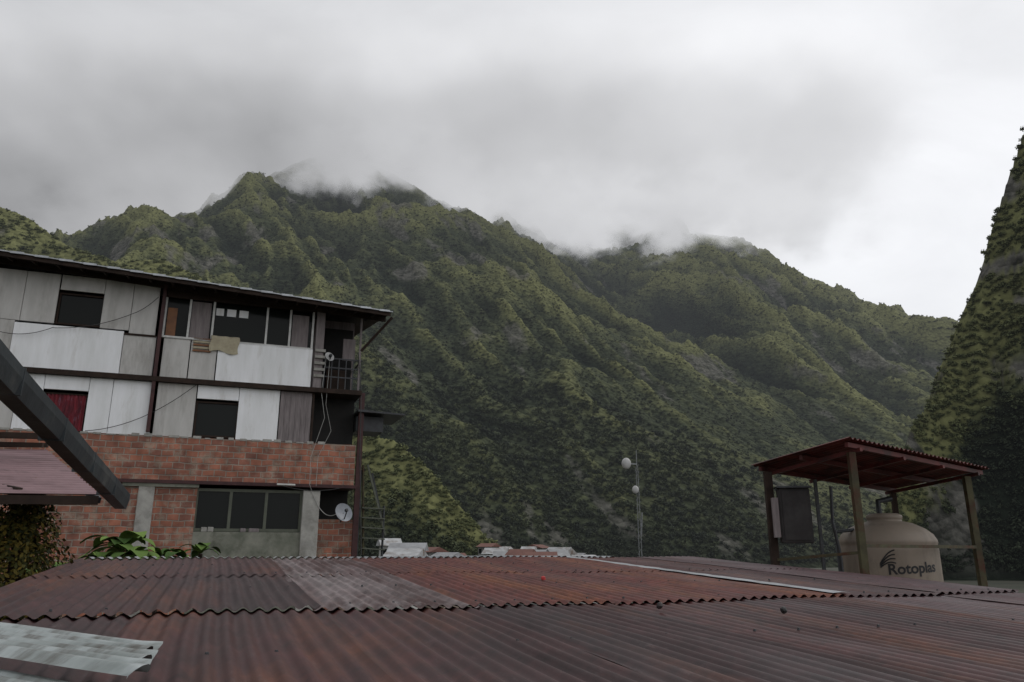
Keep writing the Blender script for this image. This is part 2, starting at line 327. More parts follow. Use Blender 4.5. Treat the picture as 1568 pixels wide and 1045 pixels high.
# ---------------- clouds / mist volumes
def volmat(name):
    m=bpy.data.materials.new(name); m.use_nodes=True; m.node_tree.nodes.clear(); return m,m.node_tree
m,nt=volmat('valley_haze');N=nt.nodes;L=nt.links
out=N.new('ShaderNodeOutputMaterial'); ab=N.new('ShaderNodeVolumeAbsorption'); em=N.new('ShaderNodeEmission'); ad=N.new('ShaderNodeAddShader')
sg=7.5e-5; ab.inputs[0].default_value=(0,0,0,1); ab.inputs[1].default_value=sg; em.inputs[0].default_value=(.40,.42,.46,1); em.inputs[1].default_value=sg  # haze emits its own glow, standing in for scattered light
L.new(ab.outputs[0],ad.inputs[0]); L.new(em.outputs[0],ad.inputs[1]); L.new(ad.outputs[0],out.inputs['Volume'])
box('valley_haze',-2600,2600,120,2300,1,700,m)
m,nt=volmat('mountain_cloud');N=nt.nodes;L=nt.links
out=N.new('ShaderNodeOutputMaterial'); ab=N.new('ShaderNodeVolumeAbsorption'); em=N.new('ShaderNodeEmission'); ad=N.new('ShaderNodeAddShader')
ab.inputs[0].default_value=(0,0,0,1)
tc=N.new('ShaderNodeTexCoord'); sx=N.new('ShaderNodeSeparateXYZ'); L.new(tc.outputs['Object'],sx.inputs[0])
mp=N.new('ShaderNodeMapping'); mp.inputs['Scale'].default_value=(1,1,1.35); L.new(tc.outputs['Object'],mp.inputs[0])
nn=noise(.0075,5,.62,mp.outputs[0])
zb=mrn(sx.outputs[0],-560,-350,410,575)
zb=mth('ADD',zb,mrn(sx.outputs[1],1300,1600,0,65))
hgt=mth('DIVIDE',mth('SUBTRACT',sx.outputs[2],zb),60)
dn=mth('ADD',hgt,mth('MULTIPLY',mth('SUBTRACT',nn,.5),9.0))
dn=mrn(dn,.0,2.2,0,1)
top=mrn(sx.outputs[2],740,910,1,0); dn=mth('MULTIPLY',dn,top)
edge=mth('MULTIPLY',mrn(sx.outputs[1],1020,1120,0,1),mrn(sx.outputs[0],380,720,1,0)); dn=mth('MULTIPLY',dn,edge)
dn=mth('MULTIPLY',dn,.042)
L.new(dn,ab.inputs[1]); L.new(dn,em.inputs[1])
ev=mrn(sx.outputs[0],-800,600,.38,.68); ev=mth('ADD',ev,mrn(sx.outputs[2],600,860,0,.27))  # cloud brightness is emission, standing in for daylight scattered inside it
ev=mth('ADD',ev,mth('MULTIPLY',mth('SUBTRACT',noise(.0036,5,.55,mp.outputs[0]),.5),.7))
ec=N.new('ShaderNodeCombineColor'); L.new(ev,ec.inputs[0]); L.new(mth('MULTIPLY',ev,1.005),ec.inputs[1]); L.new(mth('MULTIPLY',ev,1.03),ec.inputs[2]); L.new(ec.outputs[0],em.inputs[0])
L.new(ab.outputs[0],ad.inputs[0]); L.new(em.outputs[0],ad.inputs[1]); L.new(ad.outputs[0],out.inputs['Volume'])
try: m.cycles.volume_step_rate=.5
except Exception as ex: print(ex)
box('cloud',-1500,750,1020,1950,400,912,m)
# ---------------- LEFT BUILDING
AZ=math.radians(69.3); dv=Vector((math.sin(AZ),math.cos(AZ),0)); nv=Vector((math.cos(AZ),-math.sin(AZ),0))
Cc=P(545,680,20); Cc.z=0
bld=empty('brick_apartment_building',Cc,math.atan2(dv.y,dv.x))
def FA(px,py,off=0):
    a,b=ray(px,py); C=Cc+nv*off
    A_=np.array([[a,-dv.x],[1,-dv.y]]); t,s=np.linalg.solve(A_,np.array([C.x,C.y]))
    return s,ZC+b*t
zfl=ZC+4.07; zbt=ZC+2.68; zbb=ZC+1.62; ztop=ZC+6.45
sR=0.0; sL=-12.0
sBal=FA(482,540)[0]
box('interior_core',sL,sBal,.9,7,0,ztop,M['dark'],bld)
box('interior_core_side',sBal,sR,1.3,7,0,ztop-.1,M['greyd'],bld)
box('side_wall',sR-.1,sR,1.3,7.02,0,zfl,M['brick'],bld)
box('floor_slab_upper',sL,sR+.06,-.14,1.3,zfl-.09,zfl+.03,M['wooddark'],bld)
box('floor_slab_mid',sL,sR,.1,1.3,zbt-.1,zbt-.03,M['conc'],bld)
box('floor_ledge_lower',sL,sR+.05,-.10,1.3,zbb-.06,zbb+.02,M['maroonpost'],bld)
box('brick_band',sL,sR,0,.15,zbb+.02,zbt,M['brick'],bld)
def wallpx(name,x0,x1,z0,z1,mt,ya=0,yb=.15,y=800,bev=0):
    return box(name,FA(x0,y)[0],FA(x1,y)[0],ya,yb,z0,z1,mt,bld,bev)
wallpx('brick_wall_left',-400,206,0,zbb-.06,M['brick'],.03,.2)
wallpx('concrete_column_left',206,231,0,zbb-.06,M['conc'],-.05,.2,bev=.01)
wallpx('brick_wall_mid',231,297,0,zbb-.14,M['brick'],.03,.2)
wallpx('lintel',180,299,zbb-.14,zbb-.06,M['concd'],-.06,.2)
zs=FA(380,815)[1]
wallpx('parapet_under_window',297,461,0,zs,M['concd'],.02,.2)
wallpx('concrete_column_right',461,487,0,zbb-.13,M['conc'],-.08,.2,bev=.01)
wallpx('brick_wall_right',487,545,0,FA(515,795)[1],M['brick'],.3,.45)
box('back_wall_right',FA(487,800)[0],sR,.9,1.2,0,zbb,M['dark'],bld)
wallpx('corner_post',541,549,0,zfl,M['maroonpost'],0,.1)
def window(x0,y0,x1,y1,mull,fm,dep=.1,fw=.05,name='window'):
    s0,z1=FA(x0,y0); s1,z0=FA(x1,y1)
    box(name+'_glass',s0,s1,dep+.03,dep+.035,z0,z1,M['glass'],bld)
    box(name+'_frame_top',s0,s1,dep-.02,dep+.02,z1-fw,z1,fm,bld); box(name+'_frame_bottom',s0,s1,dep-.02,dep+.02,z0,z0+fw,fm,bld)
    for mm in [x0]+mull+[x1]:
        s=FA(mm,(y0+y1)/2)[0]; s=min(max(s,s0+fw/2),s1-fw/2)
        box(name+'_mullion',s-fw/2,s+fw/2,dep-.025,dep+.02,z0+fw,z1-fw,fm,bld)
window(299,747,461,815,[352,407],M['greenframe'],.12,.07,'lower_window')
for px in (312,322,372,385,392):
    s,_=FA(px,810); box('sill_item',s-.06,s+.07,.02,.1,zs,zs+random.uniform(.08,.16),random.choice([M['conc'],M['cloth'],M['greyd']]),bld,.01)
zm0=zbt; zm1=zfl-.09
def pan(name,x0,x1,mt,z0,z1,y=630,ya=0.0,yb=.06,bev=.006):
    return box(name,FA(x0,y)[0]+.005,FA(x1,y)[0]-.005,ya,yb,z0,z1,mt,bld,bev)
pan('panel_m0',-400,-60,M['white'],zm0,zm1); pan('panel_m0b',-60,20,M['gray'],zm0,zm1,ya=.01); pan('panel_m1',20,61,M['white'],zm0,zm1)
pan('panel_over_window',61,131,M['white'],FA(95,597)[1],zm1)
window(61,599,131,662,[],M['wooddark'],.1,.03,'curtained_window')
s0,s1=FA(64,630)[0],FA(128,630)[0]; 
vs=[];fs=[];nn_=60
for k in range(nn_+1):
    s=s0+(s1-s0)*k/nn_; yy=.105+.018*math.sin(k*1.1)
    vs+=[(s,yy,FA(95,660)[1]),(s,yy,FA(95,602)[1])]
    if k: fs.append((2*k-2,2*k,2*k+1,2*k-1))
mesh('red_curtain',vs,fs,M['red'],bld,True)
pan('panel_m2',131,168,M['white'],zm0,zm1); pan('panel_m3',168,233,M['white'],zm0,zm1,ya=.005)
pan('panel_m4',237,298,M['gray'],zm0,zm1,ya=.01)
zt=FA(330,612)[1]; pan('panel_over_window2',299,364,M['white'],zt,zm1)
window(299,613,363,671,[],M['wooddark'],.1,.04,'mid_window')
pan('panel_m5',364,427,M['white'],zm0,zm1); pan('panel_m6',428,477,M['greyd'],zm0,zm1,ya=.02)
for px in (436,444,452,461,469):
    s=FA(px,640)[0]; box('board_batten',s-.008,s+.008,.005,.02,zm0,zm1-.01,M['greyd'],bld)
for k in range(40):
    s=-11.5+k*.27; box('mortar_lump',s,s+random.uniform(.12,.26),-.012,.02,zbt-.03,zbt+random.uniform(.0,.05),M['conc'],bld,.008)
box('mid_recess_back',FA(477,640)[0],sR,.6,.7,zm0,zm1,M['dark'],bld)
pan('recess_jamb',477,481,M['wooddark'],zm0,zm1)
mesh('side_awning',[(sR,-.1,ZC+3.55),(sR+1.25,-.1,ZC+3.52),(sR+1.25,1.6,ZC+3.52),(sR,1.6,ZC+3.55),(sR,-.1,ZC+3.61),(sR+1.25,-.1,ZC+3.56),(sR+1.25,1.6,ZC+3.56),(sR,1.6,ZC+3.61)],BF,M['metal'],bld)
box('awning_box',sR+.02,sR+.75,.3,1.2,ZC+3.1,ZC+3.5,M['metal'],bld)
zt0=zfl+.03
za=FA(100,497)[1]
pan('panel_t_low0',-400,-80,M['white'],zt0,za,540); pan('panel_t_low1',-80,14,M['gray'],zt0,za,540,ya=.01)
pan('panel_t_low2',14,186,M['white'],zt0,FA(100,500)[1],540,ya=-.02)
pan('panel_t_low3',186,237,M['gray'],zt0,FA(210,513)[1],540,ya=.015)
zwt=FA(120,446)[1]
for a_,b_ in ((-400,-100),(-100,35),(35,88)): pan('panel_t_up',a_,b_,M['gray'],za+.005,ztop,460)
pan('panel_t_up_over',88,157,M['gray'],zwt,ztop,470)
window(88,446,157,501,[],M['wooddark'],.1,.04,'top_window')
pan('panel_t_up2',157,202,M['gray'],FA(180,505)[1]+.005,ztop,470); pan('panel_t_up3',202,243,M['gray'],FA(215,513)[1]+.02,ztop,470,ya=.008)
box('rail_under_panels',FA(157,508)[0],FA(240,508)[0],-.01,.05,FA(215,513)[1]-.03,FA(215,513)[1]+.015,M['wooddark'],bld)
s=FA(240,560)[0]; box('facade_post',s-.05,s+.03,-.12,-.02,ZC+2.75,ztop,M['maroonpost'],bld)
zsb=FA(366,524)[1]; zst=FA(366,466)[1]
s0=FA(250,500)[0]; s1=FA(481,500)[0]
box('strip_fascia',s0,s1,0,.06,zst,ztop,M['wooddark'],bld)
box('strip_glass',s0,s1,.13,.135,zsb,zst,M['glass'],bld)
for px in (251,289,326,409,445,480):
    s=FA(px,495)[0]; box('strip_mullion',s-.025,s+.025,.03,.11,zsb,zst,M['frame'],bld)
box('strip_sill',s0,s1,-.03,.12,zsb-.05,zsb,M['frame'],bld)
sm=FA(270,490)[0]; box('wood_shutter',s0+.06,sm,.09,.12,zsb+.02,zst-.25,M['woodo'],bld)
sm2,sm3=FA(292,490)[0],FA(322,490)[0]; box('curtain_pane',sm2,sm3,.115,.125,zsb+.02,zst-.02,M['greyd'],bld)
sm2,sm3=FA(449,490)[0],FA(474,490)[0]; box('curtain_pane_b',sm2,sm3,.115,.125,zsb+.02,zst-.1,M['greyd'],bld)
for q0,q1 in ((331,343),(348,362),(367,381)):
    box('inner_light_panel',FA(q0,478)[0],FA(q1,478)[0],.118,.126,FA(360,484)[1],FA(360,473)[1],M['white'],bld)
pan('panel_t_mid0',247,289,M['gray'],zt0,zsb-.05,550); pan('panel_t_mid1',290,331,M['gray'],zt0,zsb-.05,550,ya=.01)
pan('panel_t_mid2',332,478,M['white'],zt0,zsb-.02,550,ya=-.03,yb=.05)
for k in range(5):
    z=FA(310,518)[1]-k*.075; box('slat',FA(296,525)[0],FA(324,525)[0],-.03,-.005,z-.06,z-.01,M['cloth'] if k%2 else M['woodo'],bld,.004)
vs=[];fs=[];s0c,s1c=FA(322,525)[0],FA(366,525)[0]; zc1=FA(345,515)[1]
for i_ in range(13):
    for j_ in range(9):
        s=s0c+(s1c-s0c)*i_/12; z=zc1-.44*j_/8*(1-.1*math.sin(i_*.5)); vs.append((s+.02*math.sin(j_*.8),-.06-.02*math.sin(i_*1.3+j_*.3)-(0 if j_ else -.1),z))
for i_ in range(12):
    for j_ in range(8):
        q=i_*9+j_; fs.append((q,q+9,q+10,q+1))
mesh('drying_cloth',vs,fs,M['cloth'],bld,True)
box('balcony_wall_panel',FA(482,540)[0],FA(495,540)[0],0,.06,zt0,ztop,M['greyd'],bld)
for k in range(5):
    z=FA(488,578)[1]+k*.17; box('rung',FA(481,560)[0],FA(497,560)[0],-.05,0,z,z+.07,M['conc'],bld)
zr=ZC+4.95
sb0=FA(497,560)[0]
for z in (zr,zr-.25,zr-.5): box('balcony_rail',sb0,sR+.05,-.03,0,z-.03,z,M['metal'],bld)
for k in range(6):
    s=sb0+(sR-sb0)*k/5; box('baluster',s-.012,s+.012,-.028,-.004,zt0,zr-.03,M['metal'],bld)
box('balcony_side_rail',sR,sR+.04,0,1.3,zr-.04,zr,M['metal'],bld)
box('balcony_back_dark',sb0+.1,sR-.05,1.22,1.28,zt0,zt0+2.0,M['dark'],bld)
box('balcony_shelf',sb0+.1,sR-.3,.3,.8,zt0,zt0+.6,M['wooddark'],bld)
box('balcony_hanging',sb0+.5,sR-.1,.35,.37,zt0+.9,zt0+1.5,M['greyd'],bld)
box('balcony_post',sR-.05,sR,-.04,.02,zt0,ztop-.15,M['greyd'],bld)
beam('balcony_brace',(sR,-.02,ZC+5.2),(sR+.75,-.3,ZC+6.15),.06,.06,M['wooddark'],bld)
def fl(px,py,off): 
    s,z=FA(px,py,off); return s,z
sa,zA=fl(0,384,.7); sb,zB=fl(598,478,.7)
g_=(zB-zA)/(sb-sa)
def slab(name,y0,y1,dz0,dz1,mt,rise=.16,s_end=None,s_st=-12):
    se=sb if s_end is None else s_end
    vs=[]
    for dz in (dz0,dz1):
        for s,y in ((s_st,y0),(se,y0),(se,y1),(s_st,y1)):
            vs.append((s,y,zA+g_*(s-sa)+dz+(y+.7)*rise))
    return mesh(name,vs,BF,mt,bld)
slab('roof_deck',-.7,7,-.06,-.02,M['wooddark'])
slab('roof_metal',-.78,7.1,-.012,.015,M['zinc'],s_end=sb+.05)
slab('roof_fascia',-.74,-.70,-.12,-.02,M['wooddark'])
slab('roof_soffit_beam',-.1,0.0,-.20,-.06,M['wooddark'])
for k in range(26):
    s=-11.8+k*.5
    if s<sb: 
        vs=[]
        for dz in (-.13,-.06):
            for ss,y in ((s,-.69),(s+.05,-.69),(s+.05,1),(s,1)): vs.append((ss,y,zA+g_*(ss-sa)+dz+(y+.7)*.16))
        mesh('rafter',vs,BF,M['wooddark'],bld)
        box('roof_edge_cap',s+.1,s+.38,-.80,-.785,zA+g_*(s-sa)-.05,zA+g_*(s-sa)+.0,M['zinc'],bld)
def FP(px,py,off=.1):
    s,z=FA(px,py,off); return Vector((s,-off,z))
cab=mat('cable',(.03,.03,.03),None,4,.6); cabw=mat('white_cable',(.4,.4,.38),None,4,.6)
tube('cable_loop',sag(FP(0,508),FP(80,502),.1)+sag(FP(80,502),FP(205,480),.12)[1:]+sag(FP(205,480),FP(243,455),.05)[1:],.008,cab,bld)
tube('cable_b',sag(FP(130,660),FP(300,590),.25),.008,cab,bld)
tube('cable_c',[FP(500,545),FP(492,600),FP(497,640),FP(476,700),FP(474,742),FP(480,760)],.006,cabw,bld)
tube('cable_d',[FP(505,550),FP(499,620),FP(507,660),FP(487,700),FP(484,745)],.005,cabw,bld)
tube('cable_e',sag(FP(425,742),FP(520,748),.1),.01,cab,bld); tube('cable_f',sag(FP(480,760),FP(523,780),.3),.008,cabw,bld)
tube('cable_g',[FP(549,540,.1),FP(553,600,.1),FP(551,700,.1),FP(553,850,.1)],.012,cab,bld)
tube('lamp_tube',[FP(424,742,.2),FP(452,743,.2)],.025,M['frame'],bld)
def dish(px,py,off,r,parent,name='satellite_dish',mt='dishm',tilt=0):
    c=FP(px,py,off); vs=[];fs=[];n=24
    ax=Vector((.35,-.85,.35)).normalized(); u=ax.cross(Vector((0,0,1))).normalized(); v_=u.cross(ax)
    rings=[0.02,.3,.6,.85,1.0]
    for q in rings:
        for k in range(n):
            a=2*math.pi*k/n; vs.append(c+(u*math.cos(a)+v_*math.sin(a))*r*q+ax*(q*q*.22*r))
    for q in range(4):
        for k in range(n):
            j=(k+1)%n; fs.append((q*n+k,q*n+j,(q+1)*n+j,(q+1)*n+k))
    mesh(name,vs,fs,M[mt],parent,True)
    beam(name+'_arm',c+v_*-r*.8,c+ax*r*.9,.02,.02,M['metal'],parent)
    h=c+ax*r*.9; beam(name+'_lnb',h,h-ax*.08,.06,.06,M['metal'],parent)
    beam(name+'_mount',c,c+Vector((0,.3,-.2)),.03,.03,M['metal'],parent)
dish(525,786,.25,.24,bld,mt='dishd'); dish(504,547,.2,.13,bld,'small_dish')
st=empty('metal_staircase',Cc,math.atan2(dv.y,dv.x))
def SPt(px,py,dep): 
    s,z=FA(px,py,-dep); return Vector((s,dep,z))
for px in (553,588):
    for dep in (.5,1.4): 
        p=SPt(px,720 if px<570 else 775,dep); tube('stair_post',[p,Vector((p.x,dep,0))],.03,M['metal'],st)
for py in (778,793,808,824,840): beam('stair_step',SPt(553,py,.5),SPt(588,py+2,.5),.25,.03,M['greenframe'],st)
beam('stair_stringer',SPt(556,850,.5),SPt(556,712,.5),.04,.1,M['olive'],st)
beam('stair_handrail',SPt(563,712,.5),SPt(590,820,.5),.05,.05,M['greenframe'],st)
beam('stair_handrail_b',SPt(570,725,1.4),SPt(586,800,1.4),.04,.04,M['metal'],st)
# ---------------- FOREGROUND ROOF
SL=.05
house=empty('metal_roofed_house',(0,0,0),math.atan2(dv.y,dv.x))
def rz(t): return ZC-.5+SL*t
def roofmat(name,c1,c2,rust,lo3,hi3,rough=.5,metal=.0,wear=(.16,.13,.13),wa=.45):
    m=mat(name,c1,c2,1.2,rough,metal,stretch=(2.2,.35,1),c3=rust,s3=1.4,lo3=lo3,hi3=hi3,bump=.15,lo=.3,hi=.7,spec=.4)
    nt=m.node_tree;N=nt.nodes;L=nt.links;b=N['Principled BSDF']
    tc=N.new('ShaderNodeTexCoord'); n=N.new('ShaderNodeTexNoise'); n.inputs['Scale'].default_value=5; n.inputs['Detail'].default_value=10; n.inputs['Roughness'].default_value=.8
    mp=N.new('ShaderNodeMapping'); mp.inputs['Scale'].default_value=(3,.6,1); L.new(tc.outputs['Object'],mp.inputs[0]); L.new(mp.outputs[0],n.inputs['Vector'])
    mr=N.new('ShaderNodeMapRange'); mr.inputs[1].default_value=.57; mr.inputs[2].default_value=.74; mr.inputs[4].default_value=wa; L.new(n.outputs['Fac'],mr.inputs[0])
    old=b.inputs['Base Color'].links[0].from_socket; mx=N.new('ShaderNodeMix'); mx.data_type='RGBA'; L.new(mr.outputs[0],mx.inputs[0]); L.new(old,mx.inputs[6]); mx.inputs[7].default_value=(*wear,1)
    n5=N.new('ShaderNodeTexNoise'); n5.inputs['Scale'].default_value=7; n5.inputs['Detail'].default_value=9; n5.inputs['Roughness'].default_value=.78; L.new(tc.outputs['Object'],n5.inputs['Vector'])
    m5=N.new('ShaderNodeMapRange'); m5.inputs[1].default_value=.3; m5.inputs[2].default_value=.7; m5.inputs[3].default_value=.35; m5.inputs[4].default_value=1.45; L.new(n5.outputs['Fac'],m5.inputs[0])
    mm=N.new('ShaderNodeMix'); mm.data_type='RGBA'; mm.blend_type='MULTIPLY'; mm.inputs[0].default_value=1; L.new(mx.outputs[2],mm.inputs[6]); L.new(m5.outputs[0],mm.inputs[7])
    L.new(mm.outputs[2],b.inputs['Base Color'])
    n2=N.new('ShaderNodeTexNoise'); n2.inputs['Scale'].default_value=1.3; n2.inputs['Detail'].default_value=7; L.new(mp.outputs[0],n2.inputs['Vector'])
    m2=N.new('ShaderNodeMapRange'); m2.inputs[1].default_value=.3; m2.inputs[2].default_value=.7; m2.inputs[3].default_value=rough-.12; m2.inputs[4].default_value=rough+.2; L.new(n2.outputs['Fac'],m2.inputs[0]); L.new(m2.outputs[0],b.inputs['Roughness'])
    return m
RM=[roofmat('roof_maroon_a',(.056,.017,.017),(.026,.010,.011),(.09,.028,.014),.50,.70),
    roofmat('roof_maroon_b',(.068,.019,.018),(.032,.012,.012),(.105,.033,.015),.48,.68),
    roofmat('roof_maroon_c',(.044,.016,.017),(.022,.009,.010),(.07,.022,.013),.52,.71)]
RMred=roofmat('roof_red_bright',(.125,.028,.020),(.062,.017,.014),(.145,.045,.018),.47,.64,.55,wear=(.22,.14,.12))
RMpale=roofmat('roof_pale',(.22,.19,.19),(.10,.06,.06),(.06,.025,.022),.46,.6,.5,wear=(.35,.34,.34),wa=.7)
RMr=roofmat('roof_right',(.085,.038,.041),(.045,.022,.025),(.06,.022,.016),.52,.68,.38,wear=(.24,.22,.24))
PIT=.076
def corr(name,s0,s1,t0,t1,mt,lift=0,pitch=PIT,amp=.0095,parent=house,zf=rz,rag=.0,nt_=None):
    nS=int((s1-s0)/pitch*8); nT=nt_ or 10; vs=[];fs=[]
    ph=random.uniform(0,6)
    for i_ in range(nS+1):
        s=s0+(s1-s0)*i_/nS
        w=amp*math.sin(2*math.pi*s/pitch)
        e0=rag*(random.random()-.5)
        for j_ in range(nT+1):
            t=t0+(t1-t0)*j_/nT+ (e0 if j_==0 else 0)
            vs.append((s+.004*math.sin(t*3+ph),t,zf(t)+w+lift+ .004*math.sin(s*2.1+t*1.7)+.0015*math.sin(s*9+t*6+ph)))
    for i_ in range(nS):
        for j_ in range(nT):
            q=i_*(nT+1)+j_; fs.append((q,q+nT+1,q+nT+2,q+1))
    return mesh(name,vs,fs,mt,parent,True)
SLo,SHi=-1.15,5.45
rows=[(-5.0,-.9),(-1.0,1.9),(1.8,4.22),(4.12,6.3),(6.2,8.3)]
lifts=[0,.004,.008,.024,.028]
ws=.83
for ri,(t0,t1) in enumerate(rows):
    s=SLo; k=0
    while s<SHi-.01:
        e=min(s+ws,SHi); mt=RM[(k*2+ri)%3]
        if ri>=3:
            if k==2: mt=RMpale
            if s>=1.2 and s<3.6: mt=RMred
        if s>3.0 and ri<3: mt=RMr
        if s>3.9: mt=RMr
        sh=random.uniform(-.03,.03)
        corr('roof_sheet_%d_%d'%(ri,k),s,e+.03,t0+sh,t1,mt,lift=lifts[ri]-.006+(k%2)*.004,rag=.006)
        s=e;k+=1
vs=[];fs=[]
for k in range(41):
    t=4.15+(8.3-4.15)*k/40; c=3.865-.075*(k/40); wdt=.06*(.75+.5*random.random())
    vs+=[(c-wdt,t,rz(t)+.036),(c,t,rz(t)+.042),(c+wdt,t,rz(t)+.036)]
    if k: 
        b_=3*k; fs+=[(b_-3,b_-2,b_+1,b_),(b_-2,b_-1,b_+2,b_+1)]
mesh('roof_flashing',vs,fs,M['zinc'],house)
corr('ridge_cap_sheet',SLo+.1,4.4,8.22,8.5,M['zinc'],lift=.036,rag=.06,zf=lambda t:rz(t)-.05*(t-8.22),nt_=3)
vs=[];fs=[]
def hexa(x,y,z,r,h):
    k=len(vs)
    for a in range(6): vs.append((x+r*math.cos(a*1.047),y+r*math.sin(a*1.047),z))
    for a in range(6): vs.append((x+r*.7*math.cos(a*1.047),y+r*.7*math.sin(a*1.047),z+h))
    fs.append(tuple(k+6+a for a in range(6)))
    for a in range(6): fs.append((k+a,k+(a+1)%6,k+6+(a+1)%6,k+6+a))
for ri,(t0,t1) in enumerate(rows):
    for t in (t0+.12,(t0+t1)/2):
        n=int((SHi-SLo)/PIT)
        for q in range(0,n,3):
            ss=(math.ceil(SLo/PIT)+q+.25)*PIT
            if random.random()<.85 and ss<SHi: hexa(ss,t+random.uniform(-.02,.02),rz(t)+lifts[ri],.008,.010)
mesh('roof_screws',vs,fs,M['metal'],house)
def toST(px,py,h):
    a,b_=ray(px,py); tp=(-dv.y*a+dv.x); Yv=(.5-h)/(SL*tp-b_); Xv=a*Yv
    return Xv*dv.x+Yv*dv.y, -Xv*dv.y+Yv*dv.x
for (px,py,c) in ((832,886,(.45,.03,.03)),(1200,935,(.02,.02,.02)),(1010,928,(.03,.02,.02))):
    s,t=toST(px,py,.04)
    bm=bmesh.new(); bmesh.ops.create_icosphere(bm,subdivisions=2,radius=.018)
    for v_ in bm.verts: v_.co*=1+random.uniform(-.15,.15); v_.co+=Vector((s,t,rz(t)+.04))
    me3=bpy.data.meshes.new('pebble'); bm.to_mesh(me3); bm.free(); me3.materials.append(mat('pebble_paint',c,None,4,.6)); link(bpy.data.objects.new('roof_pebble',me3),house)
box('house_wall',SLo+.25,SHi-.25,-4.6,8.1,0,rz(-4.6)-.15,M['brick'],house)
beam('eave_board',(SHi-.05,-4.9,rz(-4.9)-.07),(SHi-.05,8.2,rz(8.2)-.07),.04,.1,M['wooddark'],house)
beam('eave_board_b',(SLo+.05,-4.9,rz(-4.9)-.07),(SLo+.05,8.2,rz(8.2)-.07),.04,.1,M['wooddark'],house)
def loose(name,pTL,pTR,tdep,h,mt,pitch=.07,amp=.013):
    s0,ta=toST(*pTL,h); s1,tb=toST(*pTR,h); gr=(tb-ta)/(s1-s0); ta-=.8*gr; s0-=.8
    vs=[];fs=[]; n=int(tdep/pitch*8); nS=40
    for j_ in range(n+1):
        dt=tdep*j_/n
        for i_ in range(nS+1):
            f=i_/nS
            s=s0+(s1-s0)*f+ (0.02*math.sin(dt*43)+.012*math.sin(dt*91) if i_==nS else 0)
            t=ta+(tb-ta)*f-dt
            vs.append((s,t+.006*math.sin(s*4),rz(t)+h+amp*math.sin(2*math.pi*dt/pitch)-.012*(f**6)+.005*math.sin(s*7)))
    for j_ in range(n):
        for i_ in range(nS):
            q=j_*(nS+1)+i_; fs.append((q,q+1,q+nS+2,q+nS+1))
    return mesh(name,vs,fs,mt,None,True)
zl=mat('bare_zinc',(.46,.50,.50),(.27,.30,.29),2.5,.42,.45,stretch=(.6,4,1),c3=(.14,.135,.12),s3=3.0,lo3=.5,hi3=.68)
for nm,a_,b_,dp,h in (('zinc_sheet_top',(0,960),(236,980),.40,.12),('zinc_sheet_under',(0,1030),(200,1056),.7,.06)):
    o=loose(nm,a_,b_,dp,h,zl); o.parent=house
# ---------------- near gutter at left
nr=empty('neighbour_roof')
g0=P(0,572,3.2); g1=P(186,768,6.5); dd=(g1-g0); gs=g0-dd*1.2
def gutter(a,b,w,h,mt,par):
    a=Vector(a);b=Vector(b);d=(b-a).normalized(); s=d.cross(Vector((0,0,1))).normalized(); u=s.cross(d)
    prof=[(-w/2,h/2),(-w/2,h*.1),(-w*.35,-h/2),(w*.35,-h/2),(w/2,h*.1),(w/2,h/2),(w*.42,h/2),(w*.3,-h*.38),(-w*.3,-h*.38),(-w*.42,h/2)]
    n=60; vs=[];fs=[]
    for k in range(n+1):
        p=a.lerp(b,k/n)+Vector((0,0,.002*math.sin(k*.5)))
        for x,y in prof: vs.append(p+s*x+u*y)
    m_=len(prof)
    for k in range(n):
        for q in range(m_):
            r=(q+1)%m_; fs.append((k*m_+q,k*m_+r,(k+1)*m_+r,(k+1)*m_+q))
    fs.append(tuple(range(m_))); fs.append(tuple(n*m_+q for q in range(m_)))
    mesh('gutter',vs,fs,mt,par)
gutter(gs,g1,.12,.12,M['gutter'],nr)
gd=dd.normalized()
for k in range(8):
    p=gs.lerp(g1,.1+k*.115)
    beam('gutter_band',p-gd*.008,p+gd*.008,.126,.128,M['gutter'],nr)
pp_=gs.lerp(g1,.3); beam('gutter_post',pp_,Vector((pp_.x,pp_.y,0)),.08,.08,M['wooddark'],nr)
q=[P(-260,688,7.0),P(72,690,7.4),P(152,757,6.4),P(-260,752,5.6)]
vs=[];fs=[];nU,nV=10,160
for j_ in range(nV+1):
    for i_ in range(nU+1):
        a_=q[0].lerp(q[1],i_/nU); b_=q[3].lerp(q[2],i_/nU); p=a_.lerp(b_,j_/nV); vs.append(p+Vector((0,0,.012*math.sin(j_*2*math.pi/8))))
for j_ in range(nV):
    for i_ in range(nU):
        k=j_*(nU+1)+i_; fs.append((k,k+1,k+nU+2,k+nU+1))
mesh('lower_sheet',vs,fs,M['pink'],nr,True)
dz=Vector((0,0,-.05))
beam('lower_beam_front',q[3]+dz,q[2]+dz,.05,.07,M['wooddark'],nr); beam('lower_beam_back',q[0]+Vector((0,0,.05)),q[1]+Vector((0,0,.05)),.04,.04,M['wooddark'],nr)
beam('lower_beam_rake',q[1]+dz,q[2]+dz,.04,.05,M['metal'],nr)
beam('lower_beam_cross',P(-40,735,6.6),P(30,752,6.2),.04,.05,M['wooddark'],nr)
beam('tie_beam',P(-200,662,6.5),P(62,668,6.8),.05,.05,M['wooddark'],nr)
beam('tie_beam_b',P(-200,676,6.8),P(66,682,7.0),.04,.04,M['wooddark'],nr)
beam('post',P(-120,600,6.2),Vector((P(-120,600,6.2).x,6.2,0)),.1,.1,M['wooddark'],nr)
